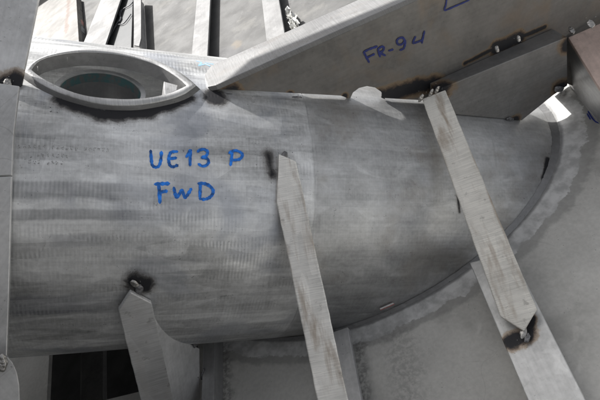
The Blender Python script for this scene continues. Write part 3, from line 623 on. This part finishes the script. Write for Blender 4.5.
p3 = V('plate3'); n3 = Vector(K['plate3_n'][0])
frame3 = thing('transverse_frame', 'frame plate with pinkish rust-dusted top edge at the right corner', 'frame', p3[0])
prism('web', [p + n3 * .001 for p in p3], n3 * .010, m_p3, frame3, d=(p3[1] - p3[0]))
e3 = (p3[2] - p3[3]).normalized(); u3 = e3.cross(n3).normalized(); u3 = u3 if u3.z > 0 else -u3
prism('flange', [p + u3 * .0105 for p in (p3[3] + e3 * .004 - n3 * .001, p3[2] - n3 * .001, p3[2] + n3 * .11, p3[3] + e3 * .004 + n3 * .11)], -u3 * .010, m_pink, frame3, d=e3)
for p in V('tack_top3'): tack('tack_weld', p + u3 * .010, u3, m_weld, frame3, .006, 2, e3)

# ---------------------------------------------------------------- braces
def roughen(pts, nn, step=.012, amp=.0007):
    out_ = []
    for i in range(len(pts)):
        a, c = pts[i], pts[(i + 1) % len(pts)]; m_ = max(1, int((c - a).length / step)); sd = nn.cross(c - a).normalized()
        for k in range(m_):
            p = a.lerp(c, k / m_); out_.append(p + sd * (amp * mnoise.noise(p * 55) * (0 if k == 0 else 1) + amp * .6 * mnoise.noise(p * 190) * (0 if k == 0 else 1)))
    return out_
def brace(name, key, thick, mat, label, group, tacks):
    pts = V(key); nn = Vector(K[key + '_n'][0]); d = Vector(K[key + '_d'][0])
    t = thing(name, label, 'brace', min(pts, key=lambda p: p.z), group)
    prism('bar', [p + nn * thick for p in roughen(pts, nn)], -nn * thick, mat, t, d=d, bevel=.0018)
    for (p, nrm_, r, m_) in tacks: tack('tack_weld', p, nrm_, m_, t, r, 2)
    return t
ts1, ts2t, ts2b, ts3 = V('tack_strut1'), V('tack_strut2_top'), V('tack_strut2_bot'), V('tack_strut3')
brace('brace_bar', 'strut1', .010, m_bar, 'brown-dusted flat bar brace leaning on the middle of the pipe', 'flat bar braces', [(ts1[0], radial(ts1[0]), .006, m_weldd)])
brace('brace_bar', 'strut2', .010, m_bar2, 'long flat bar brace from the girder down to the hull stiffener, burnt at its foot', 'flat bar braces',
      [(p, -gn, .0052, m_weld) for p in ts2t] + [(ts2b[0], UP, .006, m_weld), (ts2b[1], UP, .005, m_weldd)])
f3, w3 = V('flange3'), V('web3'); fn3, wn3 = Vector(K['flange3_n'][0]), Vector(K['web3_n'][0])
saddle = thing('saddle_bracket', 'grey bracket with pointed face bar and web, propping the pipe from below', 'bracket', min(f3, key=lambda p: p.z))
prism('face_bar', [p + fn3 * .008 for p in roughen(f3, fn3)], -fn3 * .008, m_bar3, saddle, d=Vector(K['flange3_d'][0]), bevel=.0015)
prism('web', [p - wn3 * .001 for p in w3], -wn3 * .008, m_webl, saddle, d=Vector(K['flange3_d'][0]))
tack('tack_weld', ts3[0], radial(ts3[0]), m_weld, saddle, .0055, 2, UP); tack('tack_weld', ts3[1], radial(ts3[1]), m_weldd, saddle, .007, 2)
for p in V('tack_web3'): tack('tack_weld', p + wn3 * .002, wn3, m_weldd, saddle, .008, 2)

# ---------------------------------------------------------------- stiffeners along the hull
def stiffener(off0, off1, al0, al1, h, mat, label, t=.010, cut=0.0):
    P = lambda o, a, z: FN * o + FD * a + UP * z
    t_ = thing('hull_stiffener', label, 'stiffener', P((off0 + off1) / 2, (al0 + al1) / 2, 0), 'stiffeners across the hull plate')
    prism('flange', [P(off0, al0, h), P(off1, al0, h), P(off1, al1 + cut, h), P(off0, al1, h)], -UP * t, mat, t_, d=FD, bevel=.0015)
    m_ = (off0 + off1) / 2
    prism('web', [P(m_ - .005, al0, h - t - .0002), P(m_ + .005, al0, h - t - .0002), P(m_ + .005, al1 + cut, h - t - .0002), P(m_ - .005, al1, h - t - .0002)], -UP * (h - t - .0007), m_web, t_, d=FD, bevel=0)
    return t_
stiffener(.177, .250, -1.6, -.297, .060, m_C, 'bright hull stiffener under the foot of the long brace', cut=-.006)
stiffener(-.140, -.079, -1.6, -.335, .050, m_stiff, 'short stiffener end beside the middle brace, right of it')
stiffener(-.413, -.383, -1.6, -.20, .050, m_web, 'dim narrow stiffener beside the propping bracket')
stiffener(-.179, -.105, .45, 4.0, .050, m_white, 'pale stiffener behind the girder, beside crumpled foil')
stiffener(-.520, -.440, .45, 4.0, .050, m_white, 'pale stiffener behind the pipe with a shadow along it')
stiffener(-1.30, -1.10, 1.2, 4.6, .050, m_white, 'broad white stiffener behind the pointed opening')

# ---------------------------------------------------------------- plates at the left edge
lu, lun, ln = V('left_up'), Vector(K['left_up_n'][0]), Vector(K['left_n'][0])
up_ = thing('edge_plate', 'bright leaning plate at the top left corner with a sooty tack weld', 'plate', lu[3], 'plates at the left edge')
prism('plate', lu, -lun * .008, m_leftup, up_, d=lu[1] - lu[3])
for p in V('tack_left'): tack('tack_weld', p + lun * .002, lun, m_weld, up_, .006, 2)
tag(prism('edge_plate', V('left_mid'), ln * .008, m_left, None, base=V('left_mid')[2], d=EY), 'shaded upper strip of plate against the left end of the pipe', 'plate', 'plates at the left edge')
tag(prism('edge_plate', V('left_low'), ln * .008, m_left, None, base=V('left_low')[2], d=EY), 'long lower strip of plate against the left end of the pipe', 'plate', 'plates at the left edge')
ll = V('left_lug'); lln = Vector(K['left_lug_n'][0])
lugp = thing('rounded_lug', 'dark round-shouldered lug plate in the bottom left corner', 'lug', ll[5])
prism('plate', ll, -lln * .010, m_web, lugp, d=EZ)
for p in V('tack_left_low'): tack('tack_weld', p + lln * .002, lln, m_weld, lugp, .006, 2)

# ---------------------------------------------------------------- small things
ra, rb = V('red'); rd = (rb - ra).normalized(); rc = (ra + rb) / 2
strip = thing('tape_strip', 'tiny red and white strip lying on the weld at the foot of the pipe', 'strip', rc)
rn = radial(rc); sw = rd.cross(rn).normalized()
box('red_half', rc + sw * .0016, (rd, sw, rn), ((rb - ra).length / 2, .0012, .0012), m_red, strip, bevel=.0004)
box('white_half', rc - sw * .0016, (rd, sw, rn), ((rb - ra).length / 2 * .96, .0014, .0011), m_wht, strip, bevel=.0004)
hm = ink('marker_scribble', K['hull_text'], .003, UP, m_inkn, None); tag(hm, 'small dark blue scribble on the hull plate at the right edge', 'marking')

# behind the pipe: beige panel, hose, cable, foil
bk = V('back')
def flat(a, b_, c, d, h): return [p + UP * h for p in (a, b_, c, d)]
bp = V('b_beige')
tag(prism('panel', bp, -UP * .055, m_beige, None, base=bp[3], d=FD), 'beige panel with a rust streak behind the pipe, top left', 'panel')
tag(tube('hose', catmull(K['b_hose'], 6), .007, m_rubber, None, base=V('b_hose')[2]), 'cream hose running beside the broad white stiffener', 'hose')
cbs = [catmull(l, 5) for l in K['b_cable']]
cab = thing('cable', 'thin dark cables trailing over the grey panel behind the pipe', 'cable', K['b_cable'][0][3])
for l in cbs: tube('wire', l, .003, m_black, cab, seg=6)
m_gp = mat_plate('grey_blue_panel', .06, .5, .2, tint=(.95, 1, 1.04))
tag(prism('panel', V('b_panel'), -UP * .010, m_gp, None, base=V('b_panel')[3], d=FD), 'grey-blue panel under the dark cables behind the pipe', 'panel')
pp = V('b_post')
post = thing('narrow_bar', 'narrow light bar beside the grey-blue panel behind the pipe', 'bar', pp[3] - UP * .07)
prism('flange', pp, -UP * .008, m_white, post, d=FD)
pc = (pp[0] + pp[4]) / 2; pd = (pp[0] - pp[4]).normalized(); pw = pd.cross(UP)
box('web', (pp[0] + pp[1] + pp[3] + pp[4]) / 4 - UP * .0355, (pd, pw, UP), ((pp[0] - pp[4]).length * .47, .004, .0265), m_web, post, bevel=0)
cols = [('dark', (.05, .05, .055)), ('pink', (.42, .20, .18)), ('grey', (.20, .21, .22)), ('black', (.03, .03, .035))]
for q, (nm, c_), lb in zip(K['b_scrap'], cols, ('dark scrap piece at the top of the gap beside the white stiffener', 'pink scrap piece in the gap beside the white stiffener', 'grey scrap piece in the gap beside the white stiffener', 'black scrap piece nearest the pipe in the gap by the stiffener')):
    tag(prism('scrap_piece', q, -UP * .026, mat_plain(nm + '_scrap', c_, .6, 0, .3, 60), None, base=q[2], d=FD, bevel=.003), lb, 'scrap', 'scraps in the gap')
# crumpled foil behind the girder
fo = V('foil'); N_ = 14; fvx, ffx = [], []
for i in range(N_):
    for j in range(N_):
        a, b_ = i / (N_ - 1), j / (N_ - 1)
        p = fo[0] * (1 - a) + fo[1] * a + (fo[2] - fo[0]) * (b_ - .2) * .75
        q = Vector((i * .9, j * .9, 3.3)); k = mnoise.noise(q * .7) * .03 + mnoise.noise(q * 1.7) * .018
        p = p + UP * (abs(k) * 1.2 - .012) + Vector((mnoise.noise(q + Vector((9, 0, 0))), mnoise.noise(q + Vector((0, 9, 0))), 0)) * .02
        fvx.append(p)
for i in range(N_ - 1):
    for j in range(N_ - 1): ffx.append([i * N_ + j, i * N_ + j + 1, (i + 1) * N_ + j + 1, (i + 1) * N_ + j])
tag(mesh('crumpled_foil', fvx, ffx, m_foil, None, base=fo[1] - UP * .03), 'crumpled shiny foil beside the pale stiffener behind the girder', 'foil')
# bar seen down in the dark cut-out, and an added unseen plate that shades the hull under the pipe
lp = V('b_lip')
tag(prism('keel_bar', lp, -UP * .02, m_web, None, base=lp[2], d=lp[3] - lp[0]), 'dim bar down in the black cut-out below the pipe', 'bar')
rg = [Vector((-2.6, .335, .0005)), Vector((-.36, .335, .0005)), PF(.22, .335, .10), PF(-1.7, .335, .14)]
for p in rg: p.y = .335
struct(prism('under_pipe_shade_blocker', rg, Vector((0, .01, 0)), m_web, None, base=rg[0], d=(1, 0, 0)))  # added out of sight to keep sun off the hull below the pipe
fb = [Vector((-3.2, -1.35, .0005)), Vector((.10, -1.35, .0005)), Vector((.10, -1.35, 1.75)), Vector((-3.2, -1.35, 1.75))]
struct(prism('front_shade_blocker', fb, Vector((0, -.01, 0)), m_dark, None, base=fb[0], d=(1, 0, 0)))  # unseen wall added to block low sky from the front
lb_ = [Vector((-1.30, -1.34, .0005)), Vector((-1.30, -.02, .0005)), Vector((-1.05, -.02, .62)), Vector((-.75, -.45, 1.25)), Vector((-.75, -1.34, 1.45))]
struct(prism('left_shade_blocker', lb_, Vector((-.01, 0, 0)), m_dark, None, base=lb_[0], d=(0, 1, 0)))  # unseen wall added to darken the lower left of the pipe
ob = [PF(-1.8, .20, .538), PF(-.12, .20, .534), PF(.62, .20, .988), PF(.62, .20, 1.32), PF(-.115, .20, .90), PF(-1.8, .20, .98)]
struct(prism('overhead_shade_blocker', ob, EY * .012, m_web, None, base=ob[0], d=AX))  # unseen plate, edge shaped to keep sun off the front hull and braces
rb = [Vector((-5, 4.2, .0005)), Vector((4, 4.2, .0005)), Vector((4, 4.2, 1.1)), Vector((-5, 4.2, 1.1))]
struct(prism('rear_shade_blocker', rb, Vector((0, .01, 0)), m_dark, None, base=rb[0], d=(1, 0, 0)))  # unseen wall added to cut the bright low sky behind
